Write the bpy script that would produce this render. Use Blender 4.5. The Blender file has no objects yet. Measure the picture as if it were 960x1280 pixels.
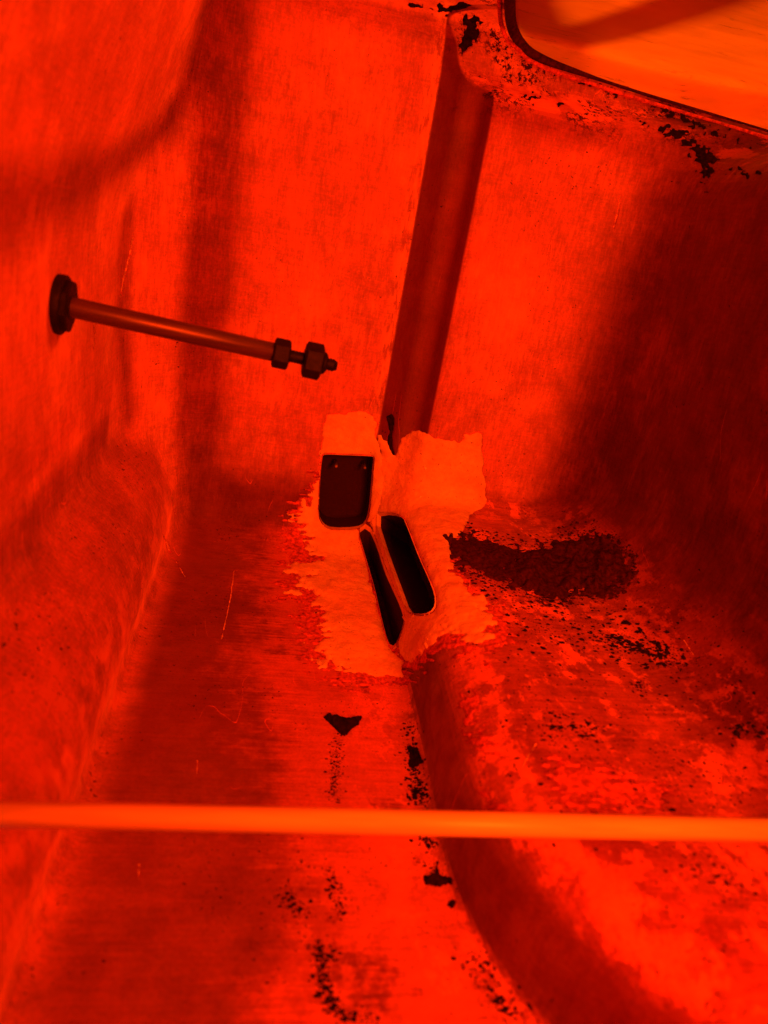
import bpy, bmesh, math, random
import numpy as np
from mathutils import Vector, Matrix
from mathutils.bvhtree import BVHTree

random.seed(7); rng = np.random.default_rng(7)
S = bpy.context.scene
C = S.collection

# ------------------------------------------------------------------ camera
CZ = 1.0                                             # camera height above the yard
FPX = 885.0                                          # focal length in pixels of the 960 px wide photograph
AX_R = np.array([.9765, -.1323, .1705]); AX_U = np.array([-.1084, .3823, .9175]); AX_B = np.array([-.1866, -.9145, .3593])
CAM = np.array([0, 0, CZ])
cam = bpy.data.cameras.new('camera'); co = bpy.data.objects.new('camera', cam); C.objects.link(co)
co.matrix_world = Matrix(((AX_R[0], AX_U[0], AX_B[0], 0), (AX_R[1], AX_U[1], AX_B[1], 0), (AX_R[2], AX_U[2], AX_B[2], CZ), (0, 0, 0, 1)))
cam.sensor_fit = 'HORIZONTAL'; cam.sensor_width = 36; cam.lens = 36 * FPX / 960
cam.clip_start = .01; cam.clip_end = 2000
cam.dof.use_dof = True; cam.dof.focus_distance = .58; cam.dof.aperture_fstop = 10
S.camera = co

# ------------------------------------------------------------------ daylight
SUN_EL, SUN_AZ = math.radians(45), math.radians(-35)       # azimuth from +Y towards +X
w = bpy.data.worlds.new('World'); S.world = w; w.use_nodes = True
nt = w.node_tree; bg = nt.nodes['Background']
sky = nt.nodes.new('ShaderNodeTexSky'); sky.sky_type = 'NISHITA'; sky.sun_disc = False
sky.sun_elevation = SUN_EL; sky.sun_rotation = SUN_AZ
nt.links.new(sky.outputs[0], bg.inputs[0]); bg.inputs[1].default_value = .05
sl = bpy.data.lights.new('sun', 'SUN'); so = bpy.data.objects.new('sun', sl); C.objects.link(so)
sl.energy = 3.7; sl.angle = math.radians(14); sl.color = (1, .95, .88)
sd = Vector((math.sin(SUN_AZ) * math.cos(SUN_EL), math.cos(SUN_AZ) * math.cos(SUN_EL), math.sin(SUN_EL)))
so.rotation_euler = sd.to_track_quat('Z', 'Y').to_euler()
V = S.view_settings; V.view_transform = 'Standard'; V.look = 'None'; V.gamma = 1; V.use_curve_mapping = False
V.exposure = 0.0
# added unseen red fill lamp inside the shell, over the photographer's right shoulder
al = bpy.data.lights.new('fill_lamp', 'AREA'); ao = bpy.data.objects.new('fill_lamp', al); C.objects.link(ao)
al.shape = 'DISK'; al.size = .16; al.energy = 4.0; al.color = (1, .048, .002); al.spread = math.radians(140)
ao.location = (.20, -.13, CZ + .10)
ao.rotation_euler = (Vector((.20, -.13, CZ + .10)) - Vector((.02, .50, CZ - .16))).to_track_quat('Z', 'Y').to_euler()
S.cycles.use_denoising = True
S.cycles.max_bounces = 12; S.cycles.diffuse_bounces = 8; S.cycles.transmission_bounces = 8

# ------------------------------------------------------------------ helpers
def ray(x, y):
    d = (x - 480) / FPX * AX_R - (y - 640) / FPX * AX_U - AX_B
    return d / np.linalg.norm(d)
def W(R, D, F): return Vector((R, F, CZ - D))          # right, down, forward from the lens
def props(o, label=None, cat=None, group=None, kind=None):
    for k, v in (('label', label), ('category', cat), ('group', group), ('kind', kind)):
        if v: o[k] = v
    return o
def empty(name, loc, **kw):
    o = bpy.data.objects.new(name, None); C.objects.link(o); o.location = loc; o.empty_display_size = .02
    return props(o, **kw)
def link_mesh(name, me, mat=None, parent=None):
    o = bpy.data.objects.new(name, me); C.objects.link(o)
    if mat: me.materials.append(mat)
    if parent:
        o.parent = parent; o.matrix_parent_inverse = Matrix.Translation(-parent.location)
    return o
def mesh(name, vs, fs, mat=None, parent=None, smooth=True):
    me = bpy.data.meshes.new(name); me.from_pydata([tuple(v) for v in vs], [], [tuple(int(i) for i in f) for f in fs])
    me.update()
    if smooth: me.polygons.foreach_set('use_smooth', [True] * len(me.polygons))
    return link_mesh(name, me, mat, parent)
def bm_obj(name, bm, mat=None, parent=None, smooth=False):
    me = bpy.data.meshes.new(name); bm.normal_update(); bm.to_mesh(me); bm.free()
    if smooth: me.polygons.foreach_set('use_smooth', [True] * len(me.polygons))
    return link_mesh(name, me, mat, parent)

# ------------------------------------------------------------------ the moulded shell as a distance field
def smax(a, b, k):
    h = np.maximum(k - np.abs(a - b), 0) / k
    return np.maximum(a, b) + h * h * k * .25
def smin(a, b, k): return -smax(-a, -b, k)
def step_line(F):
    t = np.clip((F - .25) / .15, 0, 1)
    return .116 + .006 * t * t * (3 - 2 * t) + 4.2 * np.clip(.25 - F, 0, .2) ** 2
def wall_step(R, F):
    t = ((R - .1265) - (F - .6025)) * .7071
    return .7071 * (R - .109) + .7071 * (F - .62) - .0045 * np.clip(1 - (t / .0247) ** 2, 0, 1)
def field(R, D, F):
    """below 0 inside the hollow of the shell"""
    left = -.107 - R
    chamf = -.82 * (R + .107) + .573 * (F - .557)
    back = F - .62
    side = smax(left, chamf, .012)
    deck = (-.107 + .3 * (.01 - D) - R) / 1.044
    side = smax(side, deck, .014)
    # back panels with the step between them
    fl = (F - .62 - 1.6 * (-.148 - D)) / 1.887            # flange opening outward over the rim
    backl = smin(back, fl, .014)
    g = smax(side, backl, .035)
    floor = D - .284
    g = smax(g, floor, .05)
    rs = R - step_line(F)
    rw = wall_step(R, F)
    br = F - .585
    fr = (F - .585 - 2.0 * (-.108 - D)) / 2.236
    brr = smin(br, fr, .016)
    wallstep = smin(rw, brr, .008)
    floorstep = smin(rs, D - .213 - .018 * np.clip(.585 - F, 0, 1), .045)
    g = smax(g, smax(wallstep, floorstep, .02), .012)
    # right wall with its own flange
    rr = R - .30 - .03 * (D - .1)
    fr2 = (R - .305 - 2.0 * (-.085 - D)) / 2.236
    rwall = smin(rr, fr2, .025)
    g = smax(g, rwall, .075)
    # rounded bench along the foot of the left wall
    bench = .075 - np.sqrt((R + .14) ** 2 + (D - .252) ** 2)
    g = smax(g, bench, .015)
    g = smax(g, -.165 - D, .02)
    g = smax(g, -.20 - F, .05)
    g = smax(g, F - .70, .03)
    g = smax(g, R - .46, .03)
    return g

def surface_nets(h=.004):
    r = np.arange(-.15, .50, h); d = np.arange(-.20, .32, h); f = np.arange(-.24, .74, h)
    A = field(r[:, None, None], d[None, :, None], f[None, None, :]).astype(np.float32)
    n = A.shape
    neg = A < 0
    c = neg[:-1, :-1, :-1].astype(np.int8)
    for o in ((1,0,0),(0,1,0),(0,0,1),(1,1,0),(1,0,1),(0,1,1),(1,1,1)):
        c = c + neg[o[0]:n[0]-1+o[0], o[1]:n[1]-1+o[1], o[2]:n[2]-1+o[2]]
    act = (c > 0) & (c < 8)
    idx = np.full(act.shape, -1, np.int64); ii = np.argwhere(act); idx[act] = np.arange(len(ii))
    P = np.stack([r[ii[:, 0]], d[ii[:, 1]], f[ii[:, 2]]], 1) + h / 2
    e = 5e-4
    def grad(P):
        G = np.stack([field(*(P + np.eye(3)[k] * e).T) - field(*(P - np.eye(3)[k] * e).T) for k in range(3)], 1) / (2 * e)
        return G
    for _ in range(6):
        v = field(*P.T); G = grad(P)
        P = P - (v / np.maximum((G ** 2).sum(1), .05))[:, None] * G * .8
    quads = []
    for ax in range(3):
        s0 = [slice(None)] * 3; s1 = [slice(None)] * 3
        s0[ax] = slice(0, -1); s1[ax] = slice(1, None)
        cr = neg[tuple(s0)] != neg[tuple(s1)]
        o1, o2 = [(1, 2), (2, 0), (0, 1)][ax]
        L = np.argwhere(cr)
        L = L[(L[:, o1] > 0) & (L[:, o2] > 0) & (L[:, o1] < n[o1] - 1) & (L[:, o2] < n[o2] - 1)]
        def get(a, b):
            q = L.copy(); q[:, o1] -= a; q[:, o2] -= b
            return idx[q[:, 0], q[:, 1], q[:, 2]]
        Q = np.stack([get(1, 1), get(0, 1), get(0, 0), get(1, 0)], 1)
        fl = neg[tuple(s0)][cr[:, :, :]] if False else neg[tuple(s0)][tuple(L.T)]
        Q[~fl] = Q[~fl][:, ::-1]
        quads.append(Q)
    Q = np.concatenate(quads); Q = Q[(Q >= 0).all(1)]
    G = grad(P); N = G / np.linalg.norm(G, axis=1)[:, None]
    return P, Q, N
P, Q, N = surface_nets()
PW = np.stack([P[:, 0], P[:, 2], CZ - P[:, 1]], 1)
print('shell', len(PW), len(Q))

# ------------------------------------------------------------------ materials
class Mat:
    def __init__(s, name):
        s.m = bpy.data.materials.new(name); s.m.use_nodes = True; s.t = s.m.node_tree; s.t.nodes.clear()
        s.out = s.n('ShaderNodeOutputMaterial')
        g = s.n('ShaderNodeNewGeometry'); s.pos = g.outputs['Position']; s.nor = g.outputs['True Normal']
        sp = s.n('ShaderNodeSeparateXYZ', {0: s.pos}); s.x, s.y, s.z = sp.outputs
    def n(s, typ, ins=None, **kw):
        x = s.t.nodes.new(typ)
        for k, v in kw.items(): setattr(x, k, v)
        for k, v in (ins or {}).items():
            if hasattr(v, 'is_output'): s.t.links.new(v, x.inputs[k])
            else: x.inputs[k].default_value = v
        return x
    def op(s, o, a, b=0.0, c=0.0, clamp=False):
        x = s.n('ShaderNodeMath', {0: a, 1: b, 2: c}, operation=o); x.use_clamp = clamp; return x.outputs[0]
    def mul(s, a, b): return s.op('MULTIPLY', a, b)
    def add(s, a, b): return s.op('ADD', a, b)
    def ss(s, v, a, b, lo=0.0, hi=1.0):
        return s.n('ShaderNodeMapRange', {0: v, 1: a, 2: b, 3: lo, 4: hi}, interpolation_type='SMOOTHSTEP').outputs[0]
    def noise(s, scale, detail=3, rough=.6, stretch=None, off=0., dist=0.):
        v = s.n('ShaderNodeMapping', {0: s.pos, 1: (off, off * .7, off * 1.3), 3: tuple(scale * k for k in (stretch or (1, 1, 1)))}).outputs[0]
        return s.n('ShaderNodeTexNoise', {'Vector': v, 'Scale': 1.0, 'Detail': detail, 'Roughness': rough, 'Distortion': dist}).outputs[0]
    def mix(s, f, a, b):
        x = s.n('ShaderNodeMix', data_type='RGBA')
        for k, v in ((0, f), (6, a), (7, b)):
            if hasattr(v, 'is_output'): s.t.links.new(v, x.inputs[k])
            else: x.inputs[k].default_value = v if k == 0 else (*v, 1)
        return x.outputs[2]
    def scale(s, col, f):
        return s.n('ShaderNodeVectorMath', {0: col, 'Scale': f}, operation='SCALE').outputs[0]
    def finish(s, col, rough=.5, metal=0., trans=None, spec=.5, bump=None, strength=.3, dist=.002):
        b = s.n('ShaderNodeBsdfPrincipled', {'Roughness': rough, 'Metallic': metal, 'Specular IOR Level': spec})
        def put(v, sock):
            if hasattr(v, 'is_output'): s.t.links.new(v, sock)
            else: sock.default_value = (*v, 1)
        put(col, b.inputs['Base Color'])
        o = b.outputs[0]; nn = None
        if bump is not None:
            nn = s.n('ShaderNodeBump', {'Height': bump, 'Strength': strength, 'Distance': dist}).outputs[0]
            s.t.links.new(nn, b.inputs['Normal'])
        if trans is not None:
            t = s.n('ShaderNodeBsdfTranslucent'); put(trans, t.inputs[0])
            if nn: s.t.links.new(nn, t.inputs['Normal'])
            o = s.n('ShaderNodeAddShader', {0: o, 1: t.outputs[0]}).outputs[0]
        s.t.links.new(o, s.out.inputs[0]); return s.m

def shell_material():
    M = Mat('red fibreglass')
    up = M.ss(M.n('ShaderNodeSeparateXYZ', {0: M.nor}).outputs[2], .35, .75)          # floors
    big = M.noise(9, 3, .6)
    mid = M.noise(45, 4, .65, off=3)
    streak_v = M.noise(1, 4, .7, stretch=(300, 300, 55), off=5)
    streak_h = M.noise(1, 4, .7, stretch=(28, 420, 420), off=8)
    streak = M.n('ShaderNodeMix', {0: up, 2: streak_v, 3: streak_h}).outputs[0]
    weave = M.add(M.mul(M.noise(1, 2, .5, stretch=(800, 800, 160), off=1), .5), M.mul(M.noise(1, 3, .6, stretch=(70, 70, 700), off=13), .5))
    # worn gelcoat: pale flaky patches of the floors
    w1 = M.noise(22, 7, .68, stretch=(1, .8, 1), off=11, dist=.15)
    w1 = M.add(w1, M.mul(M.add(streak, -.5), .30))
    near_step = M.ss(M.add(M.add(M.x, M.ss(M.y, .24, .40, -.018, .006)), M.mul(M.add(M.add(M.noise(26, 7, .75, off=91), -.5), M.mul(M.add(streak, -.5), .25)), .16)), -.004, .052)
    worn = M.mul(M.mul(M.add(M.mul(M.ss(w1, .36, .62), .7), M.mul(M.ss(w1, .50, .53), .3)), near_step), up)
    w2 = M.noise(60, 6, .7, off=17, dist=.2)
    w3 = M.noise(30, 9, .74, off=23, dist=.1, stretch=(1.2, .8, 1))
    flake = M.op('MAXIMUM', M.mul(M.ss(w2, .55, .60), .55), M.mul(M.ss(M.add(w3, M.add(M.mul(M.add(w2, -.5), .30), M.mul(M.add(M.noise(9, 2, off=27), -.5), .45))), .50, .57), .80))
    nz = M.n('ShaderNodeSeparateXYZ', {0: M.nor}).outputs[2]
    crest = M.mul(M.mul(M.ss(nz, .60, .80), M.ss(nz, .985, .95)), M.mul(M.ss(M.x, .112, .120), M.ss(M.x, .19, .17)))
    flake = M.op('MAXIMUM', flake, M.mul(crest, M.ss(M.add(w2, M.mul(M.add(w3, -.5), .5)), .42, .56, 0, .7)))
    flake = M.mul(M.mul(flake, up), M.ss(M.x, .02, .10))
    mid_f = M.mul(M.mul(near_step, M.ss(M.x, .112, .118, 1, 0)), M.mul(up, M.ss(M.add(w1, M.mul(w2, .3)), .50, .60)))
    ridge = M.mul(M.mul(M.ss(M.x, -.085, -.072), M.ss(M.x, -.066, -.058, 1, 0)), M.mul(M.ss(M.z, CZ - .30, CZ - .26), M.ss(M.z, CZ - .215, CZ - .235)))
    ridge = M.mul(ridge, M.ss(M.add(M.mul(mid, .4), M.mul(w2, .6)), .47, .58))
    worn = M.op('MAXIMUM', M.op('MAXIMUM', M.mul(M.mul(worn, .55), M.ss(M.x, .112, .13, 1, .45)), flake), M.op('MAXIMUM', M.mul(mid_f, .5), M.mul(ridge, .32)))
    # thin scratches
    sc = M.op('ABSOLUTE', M.add(M.noise(1, 1, .5, stretch=(60, 20, 9), off=31), -.5))
    sc = M.mul(M.ss(sc, .004, .0, 0, 1), M.ss(M.noise(14, 2, off=41), .60, .66))
    # dirt: specks everywhere, a coat on the raised floor; dirt and painted shade on the right wall
    grain = M.noise(520, 3, .7, off=57)
    sp = M.ss(M.add(M.noise(420, 2, .5, off=51), M.mul(up, .035)), .69, .73)
    sp = M.mul(sp, M.ss(M.noise(16, 2, off=55), .46, .60))
    sp = M.op('MAXIMUM', sp, M.mul(M.mul(M.ss(M.noise(230, 4, .75, off=58), .60, .66), M.ss(M.noise(22, 4, .7, off=59), .50, .62)), M.mul(up, M.ss(M.x, .13, .18))))
    film_shade_n = M.noise(30, 8, .74, off=61, dist=.15, stretch=(.7, 1.6, 1))
    right = M.ss(M.add(M.x, M.mul(M.add(M.z, -CZ), -.10)), .245, .305)  # ramp for the right wall's shade, painted into its colour
    raised = M.mul(M.ss(M.x, .15, .19), up)
    film_shade = M.mul(M.mul(M.ss(film_shade_n, .46, .78), raised), M.ss(M.noise(150, 4, .7, off=66), .38, .60))
    film_shade = M.mul(film_shade, .75)
    rimd = M.mul(M.ss(M.z, CZ + .088, CZ + .112), M.ss(M.x, .09, .13))
    rimn = M.noise(240, 5, .78, off=71, dist=.2)
    rim = M.mul(M.mul(rimd, M.ss(rimn, .50, .56)), M.ss(M.noise(24, 3, off=77), .47, .56))
    sp = M.op('MAXIMUM', sp, rim)
    film_shade = M.op('MAXIMUM', film_shade, M.mul(right, M.ss(film_shade_n, .2, .75, .70, .83)))
    tone = M.add(M.add(M.mul(M.add(big, -.5), .8), M.mul(M.add(mid, -.5), .75)), M.add(M.mul(M.mul(M.add(streak, -.5), 1.0), M.ss(up, 0, 1, .62, .60)), M.add(M.mul(M.add(weave, -.5), .75), M.mul(M.add(grain, -.5), .55))))
    tone = M.op('MAXIMUM', M.add(tone, 1.0), .25)
    abr = M.ss(M.add(M.noise(13, 6, .72, off=81), M.mul(M.add(streak_v, -.5), .2)), .46, .68)
    edge_w = M.mul(M.mul(M.ss(M.x, .092, .104), M.ss(M.x, .1085, .1065)), M.mul(M.ss(M.y, .60, .615), M.ss(M.add(streak_v, M.mul(mid, .4)), .55, .75)))
    abr = M.op('MAXIMUM', M.mul(abr, M.ss(up, 0, 1, .28, .18)), M.mul(edge_w, .55))
    red = M.mix(M.ss(tone, .7, 1.35), SHELL_D0, SHELL_D1)
    red = M.mix(abr, red, (.55, .085, .008))
    low = M.mul(M.ss(M.add(M.z, M.mul(M.add(mid, -.5), .05)), CZ - .16, CZ - .272, 0, 1), M.ss(M.x, -.066, -.046))  # darker gelcoat low down, also painted shade for corners and riser
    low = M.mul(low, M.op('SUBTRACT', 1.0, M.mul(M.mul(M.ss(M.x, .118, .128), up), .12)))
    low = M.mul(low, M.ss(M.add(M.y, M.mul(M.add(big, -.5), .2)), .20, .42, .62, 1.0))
    # shade of the wall step painted in: darker colour, lets little light through
    rw = M.op('ABSOLUTE', M.add(M.mul(M.add(M.x, -.109), .7071), M.add(M.mul(M.add(M.y, -.62), .7071), -.0015)))
    thick = M.mul(M.mul(M.ss(rw, .0062, .0040), M.ss(M.x, .1055, .1075)), M.ss(M.x, .1465, .1445))
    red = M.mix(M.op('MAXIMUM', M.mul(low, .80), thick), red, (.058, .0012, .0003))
    foot = M.mul(M.mul(M.ss(nz, .80, .25), M.ss(M.x, .105, .112)), M.mul(M.ss(M.z, CZ - .19, CZ - .215), M.ss(M.x, .19, .17)))  # painted shade on the steep face of the floor step
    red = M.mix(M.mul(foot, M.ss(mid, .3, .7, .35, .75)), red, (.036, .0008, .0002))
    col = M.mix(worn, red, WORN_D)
    col = M.mix(M.mul(sc, .8), col, (.75, .12, .03))
    col = M.mix(M.op('MAXIMUM', sp, M.mul(film_shade, .7)), col, (.035, .006, .003))
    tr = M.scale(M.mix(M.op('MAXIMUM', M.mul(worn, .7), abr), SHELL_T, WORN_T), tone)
    deep = M.op('MAXIMUM', M.mul(thick, M.add(M.mul(M.ss(streak_v, .35, .65), .10), M.ss(M.op('ABSOLUTE', M.add(M.mul(M.add(M.add(M.x, -.1265), M.mul(M.add(M.y, -.6025), -1.0)), 28.0), -.12)), .10, .62, .34, .86))), M.op('MAXIMUM', M.op('MAXIMUM', M.mul(low, .70), M.mul(foot, M.ss(mid, .3, .7, .55, .85))), M.mul(right, M.ss(film_shade_n, .2, .75, .64, .80))))  # same painted shade of steps, low zone and right wall, as weaker transmission
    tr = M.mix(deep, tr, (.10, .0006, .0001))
    tr = M.scale(tr, M.op('SUBTRACT', 1.0, M.op('MAXIMUM', sp, M.mul(film_shade, .85))))
    h = M.add(M.add(M.mul(streak, .5), M.mul(mid, .5)), M.add(M.mul(worn, .15), M.mul(weave, .3)))
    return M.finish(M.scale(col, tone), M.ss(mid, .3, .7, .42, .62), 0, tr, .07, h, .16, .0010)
SHELL_D0 = (.080, .0026, .0004); SHELL_D1 = (.135, .0060, .0007); WORN_D = (.66, .13, .012)
SHELL_T = (.68, .0145, .0005); WORN_T = (.80, .034, .001)
m_shell = shell_material()

def lid_material():
    M = Mat('orange translucent sheet')
    f = M.noise(1, 5, .7, stretch=(14, 120, 60), off=2)
    t = M.mul(M.ss(f, .25, .8, .82, 1.10), M.ss(M.noise(1, 5, .75, stretch=(35, 220, 220), off=6), .30, .42, .55, 1))
    t = M.mul(t, M.ss(M.noise(12, 3, off=9), .3, .7, .8, 1.1))
    return M.finish(M.scale((.45, .04, .001), t), .4, 0, M.scale((.72, .066, .0004), t), .3)
m_lid = lid_material()
def dark_material(name, c, rough=.6, metal=0., spec=.3, var=.5):
    M = Mat(name); n = M.noise(300, 4, .6)
    return M.finish(M.scale(c, M.ss(n, .3, .7, 1 - var, 1 + var)), rough, metal, None, spec, n, .4, .001)
m_dark = dark_material('black hole backing', (.042, .018, .018), 1., 0, 0., .08)
m_gasket = dark_material('dark sealant', (.05, .008, .004), .7, 0, .1)
m_soil = dark_material('dark soil', (.016, .007, .006), .95, 0, .05)
m_red = dark_material('red soil', (.13, .03, .015), .95, 0, .05)
m_heap = dark_material('reddish crumbly soil', (.050, .012, .008), .95, 0, .05)
m_bolt = dark_material('oxidised steel', (.009, .007, .006), .6, .2, .25)
def rod_material():
    M = Mat('brown steel rod'); n = M.noise(1, 4, .6, stretch=(30, 400, 400))
    return M.finish(M.scale((.095, .050, .038), M.ss(n, .3, .7, .7, 1.2)), .38, .35, None, .5, n, .15, .0005)
m_rod = rod_material()
def putty_material():
    M = Mat('pale filler'); a = M.noise(1, 4, .65, stretch=(60, 90, 60), off=4); b = M.noise(260, 4, .6, off=9)
    t = M.mul(M.ss(a, .3, .7, .82, 1.08), M.ss(b, .3, .7, .92, 1.05))
    sp = M.ss(M.noise(500, 2, .5, off=3), .70, .73)
    st = M.ss(M.noise(24, 6, .7, off=14), .38, .62)
    c = M.mix(M.mul(st, .55), (.86, .80, .40), (.74, .42, .12))
    c = M.mix(sp, c, (.20, .05, .03))
    return M.finish(M.scale(c, t), .55, 0, None, .3, M.add(a, M.mul(b, .4)), .8, .002)
m_putty = putty_material()
m_scr = dark_material('scratched pale fibre', (.75, .45, .15), .6, 0, .1)
m_lip = dark_material('orange lip', (.55, .10, .01), .5, 0, .1)
m_smear = dark_material('thin smeared filler', (.50, .10, .012), .6, 0, .1)
m_stud = dark_material('stud', (.35, .28, .25), .4, .4)
m_pinhole = dark_material('light_pinhole', (.9, .88, .8), .3)
m_bar = Mat('pale painted bar'); m_bar = m_bar.finish(m_bar.scale((.80, .78, .30), m_bar.ss(m_bar.noise(1, 3, .6, stretch=(20, 300, 300)), .3, .7, .85, 1.1)), .35, 0, None, .5)
m_ground = Mat('pale concrete yard'); m_ground = m_ground.finish(m_ground.scale((.62, .61, .58), m_ground.ss(m_ground.noise(6, 5), .3, .7, .8, 1.1)), .9)
m_pole = dark_material('galvanised steel', (.30, .30, .30), .5, .6)

# ------------------------------------------------------------------ cutting the holes
bv = BVHTree.FromPolygons([tuple(p) for p in PW], [tuple(int(i) for i in q) for q in Q])
def hit(x, y):
    p, nrm, i, d = bv.ray_cast(Vector(CAM), Vector(ray(x, y)))
    return p
HOLES = {
    'window': [(403, 571), (406, 567.5), (436, 569), (463, 570), (467, 571), (466.5, 575), (464, 605), (461, 640), (456, 655), (446, 660), (415, 661), (405, 656), (399, 645), (400, 608)],
    'slot': [(449, 664), (459, 656), (470, 680), (479, 710), (492, 738), (500, 756), (505, 772), (499, 792), (492, 808), (487, 805), (480, 780), (470, 735), (459, 698)],
    'step': [(470, 644), (486, 643), (503, 647), (510, 664), (524, 700), (536, 726), (543, 744), (544, 757), (538, 765), (524, 767), (511, 763), (500, 732), (486, 694)],
}
def chaikin(p, n=2):
    for _ in range(n): p = [q for a, b in zip(p, p[1:] + p[:1]) for q in ((a[0] * .75 + b[0] * .25, a[1] * .75 + b[1] * .25), (a[0] * .25 + b[0] * .75, a[1] * .25 + b[1] * .75))]
    return p
def grow(p, d):
    c = np.array(p); a = np.roll(c, 1, 0); b = np.roll(c, -1, 0); t = b - a; n = np.stack([t[:, 1], -t[:, 0]], 1); n /= np.linalg.norm(n, axis=1)[:, None]
    if np.sum(c[:, 0] * np.roll(c[:, 1], -1) - c[:, 1] * np.roll(c[:, 0], -1)) < 0: n = -n
    return [tuple(v) for v in c + n * d]
HOLES = {k: grow(chaikin(p, 1), {'window': .5, 'slot': 1.8, 'step': 2.0}[k]) for k, p in HOLES.items()}
HOLE_DIR = {'window': Vector((0, 1, 0)), 'slot': Vector((.10, .1, -1)).normalized(), 'step': Vector((1, .15, -.55)).normalized()}
me0 = bpy.data.meshes.new('raw'); me0.from_pydata([tuple(p) for p in PW], [], [tuple(int(i) for i in q[::-1]) for q in Q])
raw = bpy.data.objects.new('raw', me0); C.objects.link(raw)
bmx = bmesh.new(); bmx.from_mesh(me0); bmesh.ops.recalc_face_normals(bmx, faces=bmx.faces); bmx.to_mesh(me0); bmx.free()
cutters = []; hole3d = {}
for k, poly in HOLES.items():
    pts = [hit(*p) for p in poly]; n = HOLE_DIR[k]
    c = sum(pts, Vector()) / len(pts)
    hole3d[k] = (pts, n)
    bm = bmesh.new(); a = [bm.verts.new(p - n * .02) for p in pts]; b = [bm.verts.new(p + n * .03) for p in pts]
    bm.faces.new(a); bm.faces.new(b)
    for i in range(len(pts)): bm.faces.new((a[i], a[i - 1], b[i - 1], b[i]))
    bmesh.ops.triangulate(bm, faces=[f for f in bm.faces if len(f.verts) > 4])
    bmesh.ops.recalc_face_normals(bm, faces=bm.faces)
    me = bpy.data.meshes.new('cut'); bm.to_mesh(me); bm.free(); o = bpy.data.objects.new('cut', me); C.objects.link(o); cutters.append(o)
    md = raw.modifiers.new('b', 'BOOLEAN'); md.operation = 'UNION'; md.solver = 'EXACT'; md.object = o
dg = bpy.context.evaluated_depsgraph_get(); ev = raw.evaluated_get(dg); mc = ev.to_mesh()
nv = len(mc.vertices); CO = np.empty(nv * 3); mc.vertices.foreach_get('co', CO); CO = CO.reshape(-1, 3)
FC = [tuple(p.vertices) for p in mc.polygons]
ev.to_mesh_clear(); bpy.data.objects.remove(raw)
for o in cutters: bpy.data.objects.remove(o)
VP = np.stack([CO[:, 0], CZ - CO[:, 2], CO[:, 1]], 1)                       # R, D, F
CEN = np.array([VP[list(f)].mean(0) for f in FC])
on = np.abs(field(*CEN.T)) < 1.2e-3
onv = np.abs(field(*VP.T)) < 1.5e-3
keep = np.array([on[i] and all(onv[v] for v in f) for i, f in enumerate(FC)])
e = 5e-4
G = np.stack([field(*(VP + np.eye(3)[k] * e).T) - field(*(VP - np.eye(3)[k] * e).T) for k in range(3)], 1)
G = -G / np.maximum(np.linalg.norm(G, axis=1), 1e-12)[:, None]
NW = np.stack([G[:, 0], G[:, 2], -G[:, 1]], 1)                              # normals into the hollow

def vnoise(x, y, seed):
    r = np.random.default_rng(seed).random((64, 64)); xi = np.floor(x).astype(int); yi = np.floor(y).astype(int)
    u = x - xi; v = y - yi; u = u * u * (3 - 2 * u); v = v * v * (3 - 2 * v)
    g = lambda a, b: r[(xi + a) % 64, (yi + b) % 64]
    return (g(0, 0) * (1 - u) + g(1, 0) * u) * (1 - v) + (g(0, 1) * (1 - u) + g(1, 1) * u) * v - .5
def poly_sdf(x, y, poly):
    """below 0 inside, in pixels"""
    p = np.array(poly, float); q = np.roll(p, -1, 0); d = np.full(x.shape, 1e9); ins = np.zeros(x.shape, bool)
    for (ax, ay), (bx, by) in zip(p, q):
        t = np.clip(((x - ax) * (bx - ax) + (y - ay) * (by - ay)) / max((bx - ax) ** 2 + (by - ay) ** 2, 1e-9), 0, 1)
        d = np.minimum(d, np.hypot(x - ax - t * (bx - ax), y - ay - t * (by - ay)))
        if ay != by: ins ^= ((ay > y) != (by > y)) & (x < (bx - ax) * (y - ay) / (by - ay) + ax)
    return np.where(ins, -d, d)

# ------------------------------------------------------------------ the shell and its parts
shell = empty('fibreglass_shell', (0, .3, CZ - .284), label='red translucent fibreglass shell with a stepped floor, seen from inside', cat='fibreglass shell')
def seam_inside(R, F):
    q = []
    return q
def region(c):
    R, D, F = c.T
    comps = np.stack([
        -.107 - R, -.82 * (R + .107) + .573 * (F - .557), (-.107 + .3 * (.01 - D) - R) / 1.044,
        np.minimum(F - .62, 9), D - .284, np.minimum(wall_step(R, F), F - .585),
        np.minimum(R - step_line(F), D - .213 - .018 * np.clip(.585 - F, 0, 1)),
        R - .30 - .03 * (D - .1), .075 - np.sqrt((R + .14) ** 2 + (D - .252) ** 2), -.165 - D, -.20 - F], 1)
    k = comps.argmax(1)
    names = np.array(['side_wall', 'corner_facet', 'bulged_side', 'back_panel', 'floor', 'raised_panel', 'raised_floor', 'end_wall', 'bench', 'top', 'front'], dtype=object)[k]
    rw = wall_step(R, F)
    names[(k == 5) & (rw < F - .585)] = 'wall_step'
    rs = R - step_line(F)
    names[(k == 6) & (rs < D - .213 - .018 * np.clip(.585 - F, 0, 1))] = 'floor_step'
    flange = ((R > .14) & (D < -.104) & (F > .588)) | ((R <= .14) & (D < -.148) & (F > .6)) | ((D < -.09) & (R > .31))
    names[flange & (k != 2)] = 'rim_flange'
    names[(k == 9) | (F < -.15)] = 'deck'
    return names
SEAM = [(637, -60), (637, 0), (638, 25), (645, 48), (660, 66), (688, 79), (730, 93), (800, 116), (880, 140), (960, 164), (1020, 184)]
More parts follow.
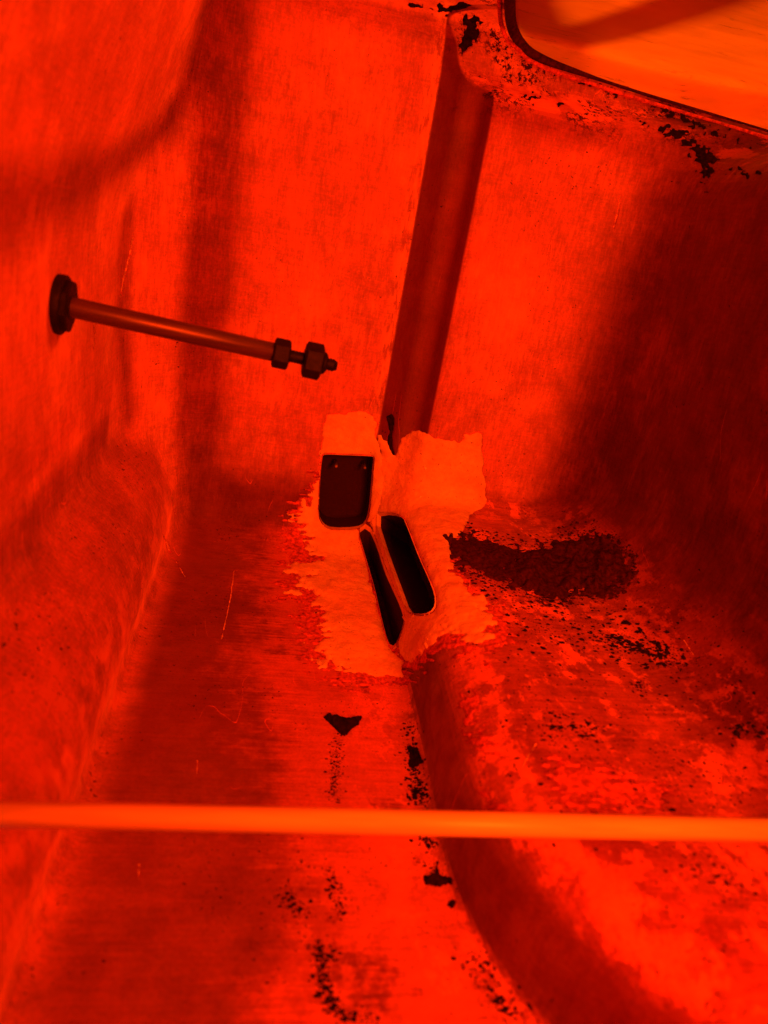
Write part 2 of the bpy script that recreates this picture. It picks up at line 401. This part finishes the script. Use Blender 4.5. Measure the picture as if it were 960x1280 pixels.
def project(PW_):
    v = PW_ - CAM; z = -(v @ AX_B); return 480 + FPX * (v @ AX_R) / np.where(z > .02, z, .02), 640 - FPX * (v @ AX_U) / np.where(z > .02, z, .02), z
REG = region(CEN)
CW = np.stack([CEN[:, 0], CEN[:, 2], CZ - CEN[:, 1]], 1)
sx, sy, sz = project(CW)
lidm = (poly_sdf(sx, sy, SEAM + [(1500, 184), (1500, -900), (637, -900)]) < 0) & (sz > .1) & (CEN[:, 1] < -.06)
lidm |= (sz <= .3) & (CEN[:, 1] < -.12) & (CEN[:, 0] > .147)
REG[lidm] = 'lid'
shell_parts = {}
for nm in sorted(set(REG)):
    fi = [i for i in range(len(FC)) if keep[i] and REG[i] == nm]
    if not fi: continue
    used = sorted({v for i in fi for v in FC[i]}); mp = {v: j for j, v in enumerate(used)}
    fs = []
    for i in fi:
        f = FC[i]; a, b, c = CO[f[0]], CO[f[1]], CO[f[2]]
        if np.dot(np.cross(b - a, c - a), NW[f[0]]) < 0: f = f[::-1]
        fs.append([mp[v] for v in f])
    if nm == 'lid':
        lid = empty('orange_lid', tuple(CO[used].mean(0)), label='bright orange translucent cover above the rim, sealed with a dark bead', cat='cover')
        o = mesh('sheet', CO[used], fs, m_lid, lid)
    else: o = mesh(nm, CO[used], fs, m_shell, shell)
    o.data.normals_split_custom_set_from_vertices([tuple(v) for v in NW[used]])
    shell_parts[nm] = o

def strip(name, pts, a, b, n, mat, parent):
    m = len(pts); vs = [p + n * a for p in pts] + [p + n * b for p in pts]
    return mesh(name, vs, [(i, (i + 1) % m, m + (i + 1) % m, m + i) for i in range(m)], mat, parent, False)
recess = {}  # black boxes added behind the holes to keep daylight out
for k, (pts, n) in hole3d.items():
    strip('hole_edge', pts, -.0015, .004, n, m_putty, shell)
    m = len(pts); d = {'window': .028, 'slot': .03, 'step': .04}[k]
    vs = [p + n * .004 for p in pts] + [p + n * d for p in pts]
    fs = [(i, (i + 1) % m, m + (i + 1) % m, m + i) for i in range(m)] + [tuple(range(m, 2 * m))]
    recess[k] = mesh('recess', vs, fs, m_dark, shell, False)

# ------------------------------------------------------------------ filler patches
def patch(name, poly, step, thick, rag, mat, parent, holes=(), lump=.3, label=None, edge=5.):
    """a skin of filler that follows the shell; rag(x, y) frays its outline"""
    p = np.array(poly); x0, y0 = p.min(0) - 24; x1, y1 = p.max(0) + 24
    def fld(x, y):
        f = poly_sdf(x, y, poly) + rag(x, y)
        for h in holes: f = np.maximum(f, -(poly_sdf(x, y, HOLES[h]) - .8))
        return f
    gx = np.arange(x0, x1, step); gy = np.arange(y0, y1, step)
    X, Y = np.meshgrid(gx, gy, indexing='ij'); f = fld(X, Y); ins = f < 0
    cell = ins[:-1, :-1] | ins[1:, :-1] | ins[:-1, 1:] | ins[1:, 1:]
    cnt = ins[:-1, :-1].astype(int) + ins[1:, :-1] + ins[:-1, 1:] + ins[1:, 1:]
    cell = cnt >= 2
    use = np.zeros_like(ins); use[:-1, :-1] |= cell; use[1:, :-1] |= cell; use[:-1, 1:] |= cell; use[1:, 1:] |= cell
    # pull the rim onto the outline
    x, y = X[use].copy(), Y[use].copy(); e = .5
    full = np.zeros(ins.shape, int); full[:-1, :-1] += cell; full[1:, :-1] += cell; full[:-1, 1:] += cell; full[1:, 1:] += cell
    rim = full[use] < 4
    for _ in range(2):
        v = fld(x, y); gx_ = (fld(x + e, y) - fld(x - e, y)) / (2 * e); gy_ = (fld(x, y + e) - fld(x, y - e)) / (2 * e)
        l = np.maximum(gx_ ** 2 + gy_ ** 2, .3); s = np.clip(v / l, -step, step)
        x = np.where(rim, x - s * gx_, x); y = np.where(rim, y - s * gy_, y)
    v = np.minimum(fld(x, y), 0)
    h = thick * (1 - np.exp(v / edge)) * (1 + lump * 2 * (vnoise(x / 14, y / 14, 3) + .6 * vnoise(x / 5, y / 5, 4)))
    h = np.where(rim, -.0004, h + .0002)
    idx = np.full(ins.shape, -1); vs = []; ok = []
    for i, (a, b, t) in enumerate(zip(x, y, h)):
        P_, n_, _, _ = bv.ray_cast(Vector(CAM), Vector(ray(a, b)))
        vs.append(P_ - Vector(ray(a, b)) * 0 + (n_ if n_.dot(Vector(ray(a, b))) < 0 else -n_) * t)
    idx[use] = np.arange(len(vs))
    ci, cj = np.nonzero(cell)
    fs = np.stack([idx[ci, cj], idx[ci, cj + 1], idx[ci + 1, cj + 1], idx[ci + 1, cj]], 1)
    o = mesh(name, vs, fs, mat, parent)
    if label: o['label'] = label
    return o
def rag_h(x, y):      # brushed out sideways on the left
    k = np.clip((455 - x) / 60, 0, 1) * np.clip((y - 590) / 50, 0, 1)
    return 5 * vnoise(x / 9, y / 9, 1) + k * (30 * vnoise(x / 40, y / 7, 2) + 26 * vnoise(x / 9, y / 2.6, 5) + 12 * vnoise(x / 3, y / 2, 7)) + 3 * vnoise(x / 4, y / 4, 6)
def rag_v(x, y):      # drawn down on the top edge
    k = np.clip((575 - y) / 30, 0, 1); m = np.clip((y - 690) / 40, 0, 1) * np.clip((x - 540) / 30, 0, 1)
    return 5 * vnoise(x / 10, y / 10, 11) + k * 9 * vnoise(x / 11, y / 50, 12) + m * (22 * vnoise(x / 30, y / 7, 13) + 18 * vnoise(x / 7, y / 3, 14)) + 3 * vnoise(x / 4, y / 4, 16)
patch('filler_patch', [(410, 518), (450, 514), (468, 520), (471, 545), (480, 570), (484, 610), (476, 640), (462, 652), (450, 662), (456, 700), (468, 745), (480, 790), (490, 812), (502, 824), (504, 848), (472, 847), (432, 838), (405, 824), (398, 800), (402, 765), (392, 748), (366, 738), (366, 718), (388, 700), (376, 686), (380, 662), (366, 640), (386, 622), (398, 600), (400, 560)], 1.6, .0021, rag_h, m_putty, shell, ('window', 'slot'), label='orange filler brushed around the square hole')
patch('filler_patch', [(476, 548), (486, 556), (494, 570), (500, 548), (518, 540), (530, 538), (550, 546), (574, 552), (578, 540), (602, 543), (604, 585), (610, 622), (604, 636), (588, 646), (580, 662), (562, 682), (566, 712), (580, 734), (604, 752), (622, 775), (612, 804), (588, 806), (556, 794), (546, 806), (524, 822), (516, 832), (504, 826), (496, 812), (500, 792), (506, 774), (500, 760), (484, 722), (468, 676), (462, 654), (470, 640), (476, 610)], 1.6, .0023, rag_v, m_putty, shell, ('slot', 'step'), label='orange filler smeared over the step beside the slanted slot')

sm_l = lambda x, y: 22 * vnoise(x / 60, y / 4.5, 202) + 34 * vnoise(x / 14, y / 2.2, 205) + 20 * vnoise(x / 4, y / 2, 207)
patch('filler_smear', [(396, 600), (372, 640), (356, 660), (362, 700), (350, 735), (372, 760), (384, 800), (392, 830), (430, 850), (500, 856), (498, 820), (470, 740), (452, 680), (440, 664), (404, 660)], 1.5, .0004, lambda x, y: sm_l(x, y) - 2, m_smear, shell, ('window', 'slot'), edge=3.)
sm_r = lambda x, y: 16 * vnoise(x / 30, y / 9, 212) + 30 * vnoise(x / 9, y / 3, 215) + 16 * vnoise(x / 3, y / 2, 217)
patch('filler_smear', [(560, 690), (590, 735), (630, 765), (640, 800), (610, 820), (560, 812), (530, 836), (512, 846), (506, 820), (540, 780)], 1.5, .0004, sm_r, m_smear, shell, ('step',), edge=3.)
patch('filler_smear', [(596, 905), (604, 880), (590, 868), (575, 872), (578, 905), (600, 940), (622, 942)], 1.5, .0003, sm_r, m_smear, shell, edge=3.)
patch('filler_smear', [(606, 985), (618, 1000), (640, 1015), (600, 1020)], 1.5, .0003, sm_r, m_smear, shell, edge=3.)
patch('filler_smear', [(682, 955), (720, 955), (780, 965), (845, 985), (830, 1010), (760, 1012), (700, 1000)], 1.5, .0003, lambda x, y: sm_r(x, y) + 2, m_smear, shell, edge=3.)
def scratch(px_, w=1.6):
    l = [(x - w * .5, y) for x, y in px_]; r = [(x + w * .5, y + .5) for x, y in px_][::-1]
    patch('scratch', l + r, .8, .0004, lambda x, y: 1.5 * vnoise(x / 3, y / 5, 91), m_scr, shell, edge=1.)
for q in ([(166, 296), (162, 318), (155, 345), (150, 372)], [(212, 608), (215, 622), (220, 646)], [(203, 664), (212, 688), (222, 705), (232, 722)], [(293, 712), (288, 748), (277, 798)], [(776, 243), (773, 262), (767, 284)],
          [(117, 400), (119, 420), (117, 434)], [(247, 950), (246, 968)], [(174, 1080), (173, 1100)], [(670, 930), (660, 945), (652, 960)], [(855, 800), (868, 820)]): scratch(q)
# ------------------------------------------------------------------ threaded bolt through the side wall
def frame_of(d):
    d = d.normalized(); u = d.cross(Vector((0, 0, 1)) if abs(d.z) < .95 else Vector((0, 1, 0))).normalized(); return u, d.cross(u).normalized(), d
def lathe(name, o, d, prof, mat, parent, n=32, hexa=False, rot=0., smooth=True):
    """prof: (distance along d, radius)"""
    u, v, d = frame_of(d); vs = []; fs = []
    for (t, r) in prof:
        for k in range(n):
            a = 2 * math.pi * k / n + rot
            vs.append(o + d * t + (u * math.cos(a) + v * math.sin(a)) * r)
    for i in range(len(prof) - 1):
        for k in range(n):
            fs.append((i * n + k, i * n + (k + 1) % n, (i + 1) * n + (k + 1) % n, (i + 1) * n + k))
    fs += [tuple(range(n))[::-1], tuple(range((len(prof) - 1) * n, len(prof) * n))]
    return mesh(name, vs, fs, mat, parent, smooth)
b0 = hit(72, 380); s = (b0 - Vector(CAM)).length
b1 = Vector(CAM + ray(421, 457.5) * .398 * 1.02)
bd = (b1 - b0).normalized(); L = (b1 - b0).length
print('bolt', b0, b1, L)
bolt = empty('threaded_bolt', b0, label='long dark steel bolt with two nuts sticking out of the left wall', cat='bolt')
def thr(t0, t1, r, pitch=.0016):
    p = []; t = t0
    while t < t1: p += [(t, r), (t + pitch * .5, r * .88)]; t += pitch
    return p
lathe('flange', b0, bd, [(-.004, .0138), (-.001, .0150), (.0030, .0152), (.0038, .0146)], m_bolt, bolt, 40)
lathe('collar', b0, bd, [(.0030, .0138), (.0062, .0138), (.0070, .0126)], m_bolt, bolt, 8, rot=.2, smooth=False)
lathe('sleeve', b0, bd, [(.004, .0056), (.006, .0053), (L * .76, .0051), (L * .763, .0046)], m_rod, bolt)
lathe('thread', b0, bd, thr(L * .755, L * .985, .0036) + [(L * .99, .0030), (L, .0024)], m_bolt, bolt, 24)
def nut(t, th, r):
    return lathe('nut', b0, bd, [(t, r * .82), (t + th * .10, r), (t + th * .9, r), (t + th, r * .82)], m_bolt, bolt, 6, rot=.35, smooth=False)
nut(L * .755, .0092, .0082); nut(L * .872, .0105, .0100)
lathe('washer', b0, bd, [(L * .872 + .0105, .0062), (L * .872 + .0120, .0060), (L * .872 + .0130, .0045)], m_bolt, bolt, 24)

# ------------------------------------------------------------------ bar across the front
def at(x, y, z):
    return Vector(CAM + ((x - 480) / FPX * AX_R - (y - 640) / FPX * AX_U - AX_B) * z)
ba, bb = at(-140, 1014.5, .235), at(1200, 1043, .30)
lathe('cross_bar', ba, bb - ba, [(0, .0044), ((bb - ba).length, .0044)], m_bar, None, 48)
props(bpy.data.objects['cross_bar'], 'smooth orange-lit round bar running right across the front of the shell', 'bar')

# ------------------------------------------------------------------ soil, grit and small bits lying in the shell
rag_d = lambda x, y: 9 * vnoise(x / 12, y / 8, 21) + 8 * vnoise(x / 4, y / 3, 22) + 5 * vnoise(x / 1.8, y / 1.8, 23)
def surf(x, y):
    p, n, i, d = bv.ray_cast(Vector(CAM), Vector(ray(x, y)))
    if n.dot(Vector(ray(x, y))) > 0: n = -n
    return p, n
ICO = None
def crumbs(name, spots, mat, parent=None):
    """many small broken grains in one mesh; spots: (x, y, size in m)"""
    base = [(0, 0, 1), (.94, 0, .3), (.29, .89, .35), (-.76, .55, .3), (-.76, -.55, .35), (.29, -.89, .3), (0, 0, -.3)]
    bf = [(0, 1, 2), (0, 2, 3), (0, 3, 4), (0, 4, 5), (0, 5, 1), (6, 2, 1), (6, 3, 2), (6, 4, 3), (6, 5, 4), (6, 1, 5)]
    vs = []; fs = []
    for x, y, r in spots:
        p, n = surf(x, y)
        if p is None: continue
        a = rng.random() * 6.28; sx_, sy_, sz_ = r * (.5 + rng.random()), r * (.4 + .7 * rng.random()), r * (.35 + .5 * rng.random())
        u, v, d = frame_of(n); o = len(vs)
        for (i, j, k) in base:
            q = .7 + .6 * rng.random()
            X = (i * math.cos(a) - j * math.sin(a)) * sx_ * q; Y = (i * math.sin(a) + j * math.cos(a)) * sy_ * q
            vs.append(p + u * X + v * Y + n * (k * sz_))
        fs += [tuple(o + t for t in f) for f in bf]
    return mesh(name, vs, fs, mat, parent, False)
def trail(pts, n, spread, s0, s1, pw=3):
    out = []
    seg = [math.hypot(b[0] - a[0], b[1] - a[1]) for a, b in zip(pts, pts[1:])]
    for _ in range(n):
        k = random.choices(range(len(seg)), seg)[0]; t = random.random(); a, b = pts[k], pts[k + 1]
        out.append((a[0] + (b[0] - a[0]) * t + random.gauss(0, spread), a[1] + (b[1] - a[1]) * t + random.gauss(0, spread * .8), (s0 + (s1 - s0) * random.random() ** pw) * 1.35))
    return out
HEAP = [(560, 676), (578, 663), (605, 668), (640, 680), (668, 682), (700, 670), (735, 663), (770, 676), (790, 700), (788, 722), (766, 744), (735, 742), (705, 750), (680, 750), (650, 736), (622, 722), (592, 718), (566, 706)]
hp = hit(680, 705)
heap = empty('soil_heap', hp, label='heap of dark crumbly soil in the corner of the raised floor', cat='soil')
patch('soil', HEAP, 1.6, .0042, lambda x, y: rag_d(x, y) + 1 + 16 * vnoise(x / 22, y / 12, 26) + 14 * vnoise(x / 6, y / 4, 27), m_heap, heap, lump=.9, edge=12.)
def in_poly(poly, n, smin_, smax_, grow=0):
    p = np.array(poly); out = []
    while len(out) < n:
        x = rng.uniform(p[:, 0].min() - grow, p[:, 0].max() + grow, 400); y = rng.uniform(p[:, 1].min() - grow, p[:, 1].max() + grow, 400)
        k = poly_sdf(x, y, poly) + rag_d(x, y) < grow * rng.random(400)
        out += [(a, b, smin_ + (smax_ - smin_) * rng.random() ** 3) for a, b in zip(x[k], y[k])]
    return out[:n]
fc = trail([(466, 650), (476, 680), (490, 716), (502, 750), (508, 772)], 150, 2.6, .0006, .0020, 2) + trail([(508, 774), (528, 778), (540, 772)], 90, 4, .0006, .0024, 2) + trail([(505, 790), (512, 815), (525, 800), (540, 790)], 150, 8, .0006, .0030, 2) + trail([(402, 570), (400, 640), (412, 664), (448, 664)], 60, 2, .0003, .0009)
fc = [q for q in fc if not any(poly_sdf(np.array([q[0]]), np.array([q[1]]), h)[0] < .5 for h in HOLES.values())]
o = crumbs('filler_crumbs', fc, m_putty, shell); o['kind'] = 'stuff'
c = crumbs('crumbs', in_poly(HEAP, 420, .0004, .0018, 8), m_red, heap); c['kind'] = 'stuff'
c = crumbs('crumbs', [(x, y, r) for x, y, r in in_poly(HEAP, 2600, .0004, .0024, 13)], m_heap, heap); c['kind'] = 'stuff'
G1 = trail([(422, 918), (417, 1004)], 190, 5, .0002, .0007)
G1 += trail([(511, 900), (516, 950), (524, 1000)], 170, 5, .0003, .0013) + trail([(524, 985), (528, 1005)], 90, 7, .0003, .0012) + trail([(528, 1045), (541, 1056)], 60, 5, .0003, .0011) + trail([(520, 1050), (545, 1095)], 40, 9, .0003, .001)
G1 += trail([(420, 930), (418, 1000)], 160, 6, .0002, .0007) + trail([(514, 960), (524, 1000)], 140, 8, .0002, .0010) + trail([(404, 1175), (400, 1230), (430, 1276)], 160, 7, .0002, .0010) + trail([(598, 1200), (650, 1278)], 140, 10, .0002, .0009)
G1 += trail([(352, 1118), (376, 1143)], 130, 8, .0002, .0009) + trail([(372, 1075), (376, 1090)], 20, 4, .0002, .0006)
G1 += trail([(409, 1088), (420, 1125), (428, 1152)], 120, 5, .0002, .0009) + trail([(398, 1180), (402, 1222), (418, 1262), (440, 1276)], 230, 5, .0002, .0010) + trail([(372, 1165), (385, 1190)], 16, 8, .0002, .0006)
G1 += trail([(590, 1195), (604, 1222), (640, 1276)], 170, 8, .0002, .0009) + trail([(450, 1260), (470, 1276)], 30, 8, .0002, .0008)
g1 = crumbs('grit', G1, m_soil); props(g1, 'trails of fine black grit on the left floor and along the foot of the step', 'grit', kind='stuff')
G2 = trail([(690, 905), (745, 915)], 70, 8, .0003, .0016) + trail([(640, 780), (760, 800), (850, 825)], 260, 18, .0003, .0018) + trail([(750, 800), (850, 822)], 220, 6, .0004, .0020) + trail([(790, 855), (810, 862)], 40, 5, .0003, .0015)
G2 += trail([(780, 985), (850, 1000)], 110, 12, .0002, .0011) + trail([(860, 1065), (930, 1120)], 90, 10, .0002, .0009) + trail([(600, 760), (700, 900), (950, 960)], 300, 70, .0002, .0011) + trail([(820, 1000), (940, 1250)], 120, 60, .0002, .0008) + trail([(910, 910), (955, 915)], 60, 8, .0003, .0015)
G2 += trail([(640, 735), (740, 770), (850, 830)], 260, 20, .0003, .0018) + trail([(590, 725), (660, 760)], 120, 12, .0003, .0014)
G2 += trail([(600, 745), (800, 800), (940, 900)], 700, 45, .0002, .0008) + trail([(620, 850), (780, 930), (940, 980)], 380, 40, .0002, .0007) + trail([(660, 890), (760, 920)], 120, 14, .0002, .0009)
g2 = crumbs('grit', G2, m_soil); props(g2, 'fine black grit scattered over the raised right floor', 'grit', kind='stuff')
G3 = trail([(560, 700), (540, 690), (525, 770)], 60, 16, .0002, .0007) + trail([(365, 720), (470, 840)], 60, 26, .0002, .0007) + trail([(430, 680), (447, 690)], 40, 6, .0002, .0008)
G3 = [q for q in G3 if not any(poly_sdf(np.array([q[0]]), np.array([q[1]]), h)[0] < 3 for h in HOLES.values())]
g3 = crumbs('grit', [(x, y, r) for x, y, r in G3], m_soil); g3.location += Vector((0, -.0006, .0012)); props(g3, 'few black grains lying on the pale filler around the slots', 'grit', kind='stuff')
def clump(label, poly, thick, seed):
    cx, cy = np.array(poly).mean(0)
    rg = lambda x, y: 2.2 * vnoise(x / 5, y / 4, seed) + 2.5 * vnoise(x / 2, y / 2, seed + 1)
    o = patch('soil_clump', poly, 1.2, thick, rg, m_soil, None, lump=.6, edge=5.)
    return props(o, label, 'soil clump', 'soil clumps on the floor')
clump('wide black soil clump with a pointed lower edge, highest and alone on the left floor', [(403, 896), (412, 893), (425, 895), (440, 897), (452, 896), (446, 908), (437, 914), (431, 922), (424, 915), (413, 907)], .0035, 101)
clump('small black soil clump at the foot of the step, just above the bar', [(509, 934), (522, 936), (530, 953), (520, 958), (510, 957), (512, 946)], .005, 111)
clump('flat black soil clump at the foot of the step, just below the bar', [(529, 1096), (542, 1092), (546, 1080), (551, 1094), (567, 1096), (566, 1105), (545, 1109), (532, 1106)], .004, 121)
clump('smallest black soil crumb, under the flat clump beside the step', [(560, 1126), (567, 1124), (571, 1130), (565, 1136), (559, 1133)], .002, 131)
# grime and cracks that belong to the shell
rg2 = lambda x, y: 10 * vnoise(x / 7, y / 7, 41) + 8 * vnoise(x / 2.5, y / 4, 42)
patch('grime', [(584, 18), (600, 22), (598, 42), (588, 60), (584, 70), (575, 68), (577, 45)], 1.4, .002, rg2, m_soil, shell, lump=.6)
patch('grime', [(512, 4), (545, 8), (596, 2), (596, 8), (556, 20), (538, 17)], 1.4, .0015, lambda x, y: 12 * vnoise(x / 9, y / 4, 43) + 8 * vnoise(x / 3, y / 2, 44) + 1, m_soil, shell, lump=.6)
for k, pl in enumerate(([(672, 86), (720, 96), (790, 116), (822, 132), (800, 130), (740, 112), (690, 98)], [(820, 128), (880, 150), (950, 178), (940, 186), (880, 168), (820, 140)], [(650, 112), (700, 122), (722, 132), (716, 140), (690, 132), (652, 124)], [(800, 150), (850, 160), (900, 190), (884, 240), (876, 236), (860, 186), (810, 164)], [(900, 206), (955, 214), (958, 224), (910, 222)])):
    patch('grime', pl, 1.5, .0012, lambda x, y, k=k: 6 + 12 * vnoise(x / 11, y / 5, 51 + k) + 20 * vnoise(x / 3.2, y / 2.0, 61 + k) + 8 * vnoise(x / 1.5, y / 1.5, 71 + k), m_soil, shell, lump=.6)
patch('crack', [(483, 520), (490, 517), (494, 530), (490, 546), (494, 568), (488, 578), (483, 560), (486, 540)], 1.2, .0016, lambda x, y: 3 * vnoise(x / 4, y / 9, 47), m_soil, shell, lump=.5)
# studs inside the square hole and two pale domes standing in for light through pinholes
pts, n = hole3d['window']
for x, y, r in ((421, 585, .0016), (457, 587, .0013)):
    p = hit(x, y); lathe('stud', p + n * .012, -n, [(-.012, r), (.006, r), (.0075, r * .8), (.008, r * .4)], m_stud, recess['window'], 12)
for x, y in ((531.5, 585), (525, 622)):
    p, n_ = surf(x, y); lathe('light_pinhole', p, n_, [(0, .0013), (.0022, .0013), (.0030, .0009), (.0033, .0003)], m_pinhole, shell, 12)

# ------------------------------------------------------------------ lid with its seal
def path_tube(name, pts, rad, mat, parent, n=10):
    vs = []; fs = []
    for i, p in enumerate(pts):
        d = (pts[min(i + 1, len(pts) - 1)] - pts[max(i - 1, 0)]).normalized(); u, v, _ = frame_of(d)
        for k in range(n): vs.append(p + (u * math.cos(2 * math.pi * k / n) + v * math.sin(2 * math.pi * k / n)) * rad[i])
    for i in range(len(pts) - 1):
        for k in range(n): fs.append((i * n + k, i * n + (k + 1) % n, (i + 1) * n + (k + 1) % n, (i + 1) * n + k))
    return mesh(name, vs, fs, mat, parent)
sp_ = [(a[0] + (b[0] - a[0]) * t, a[1] + (b[1] - a[1]) * t) for a, b in zip(SEAM, SEAM[1:]) for t in (0, .2, .4, .6, .8)] + [SEAM[-1]]
for _ in range(3): sp_ = [sp_[0]] + [((a[0] + 2 * b[0] + c[0]) / 4, (a[1] + 2 * b[1] + c[1]) / 4) for a, b, c in zip(sp_, sp_[1:], sp_[2:])] + [sp_[-1]]
sp3 = [hit(*p) for p in sp_]
print('seam', [tuple(round(c, 3) for c in p) for p in sp3[::6] if p])
path_tube('lip', [hit(x + (-13 if x < 650 else -2), y + (0 if x < 650 else 8)) for x, y in sp_], [.0016] * len(sp_), m_lip, lid)
path_tube('seal', sp3, [.0042 if p[0] < 650 else max(.0012, .0042 - (p[0] - 650) * .00003) for p in sp_], m_gasket, lid)
off = Vector((sd.x, sd.y, sd.z))
ribp = [hit(*p) for p in ((700, 58), (745, 42), (800, 26), (850, 10), (900, -8), (960, -30))]
path_tube('shading_batten', [p + off * .07 for p in ribp], [.021] * len(ribp), m_pole, lid)
path_tube('shading_batten', [hit(*p) + off * .06 for p in ((652, -50), (664, 8), (684, 48))], [.016] * 3, m_pole, lid)  # extra unseen pole, added only to darken the lid beside the seam

# ------------------------------------------------------------------ ground, and unseen poles added to shade the shell
off = Vector((sd.x, sd.y, sd.z))
def pole(a, b, k, r): return path_tube('shade_pole', [W(*a) + off * k, W(*b) + off * k], [r, r], m_pole, shell, 16)
def pole(pts, k, r): return path_tube('shade_pole', [W(*a) + off * k for a in pts], [r] * len(pts), m_pole, shell, 16)
def pixel_pole(px_, k, r): return path_tube('shade_pole', [hit(*p) + off * k for p in px_], [r] * len(px_), m_pole, shell, 12)
def smooth(p):
    for _ in range(3): p = [p[0]] + [q for a, b in zip(p, p[1:]) for q in ((a[0] * .75 + b[0] * .25, a[1] * .75 + b[1] * .25), (a[0] * .25 + b[0] * .75, a[1] * .25 + b[1] * .75))] + [p[-1]]
    return p
pole([(-.056, -.25, .62), (-.056, .24, .62)], .075, .022)
pixel_pole(smooth([(-60, 278), (0, 266), (90, 236), (160, 200), (212, 150), (240, 100), (255, 50), (262, -10)]), .075, .0115)
pixel_pole(smooth([(158, 262), (152, 320), (152, 420), (160, 530)]), .07, .0085)
pixel_pole(smooth([(-80, 820), (0, 735), (80, 636), (132, 570)]), .055, .0115)
pole([(-.12, .255, .62), (.14, .255, .62)], .11, .020)
g = mesh('ground', [(-60, -60, 0), (60, -60, 0), (60, 60, 0), (-60, 60, 0)], [(0, 1, 2, 3)], m_ground, None, False); props(g, kind='structure')
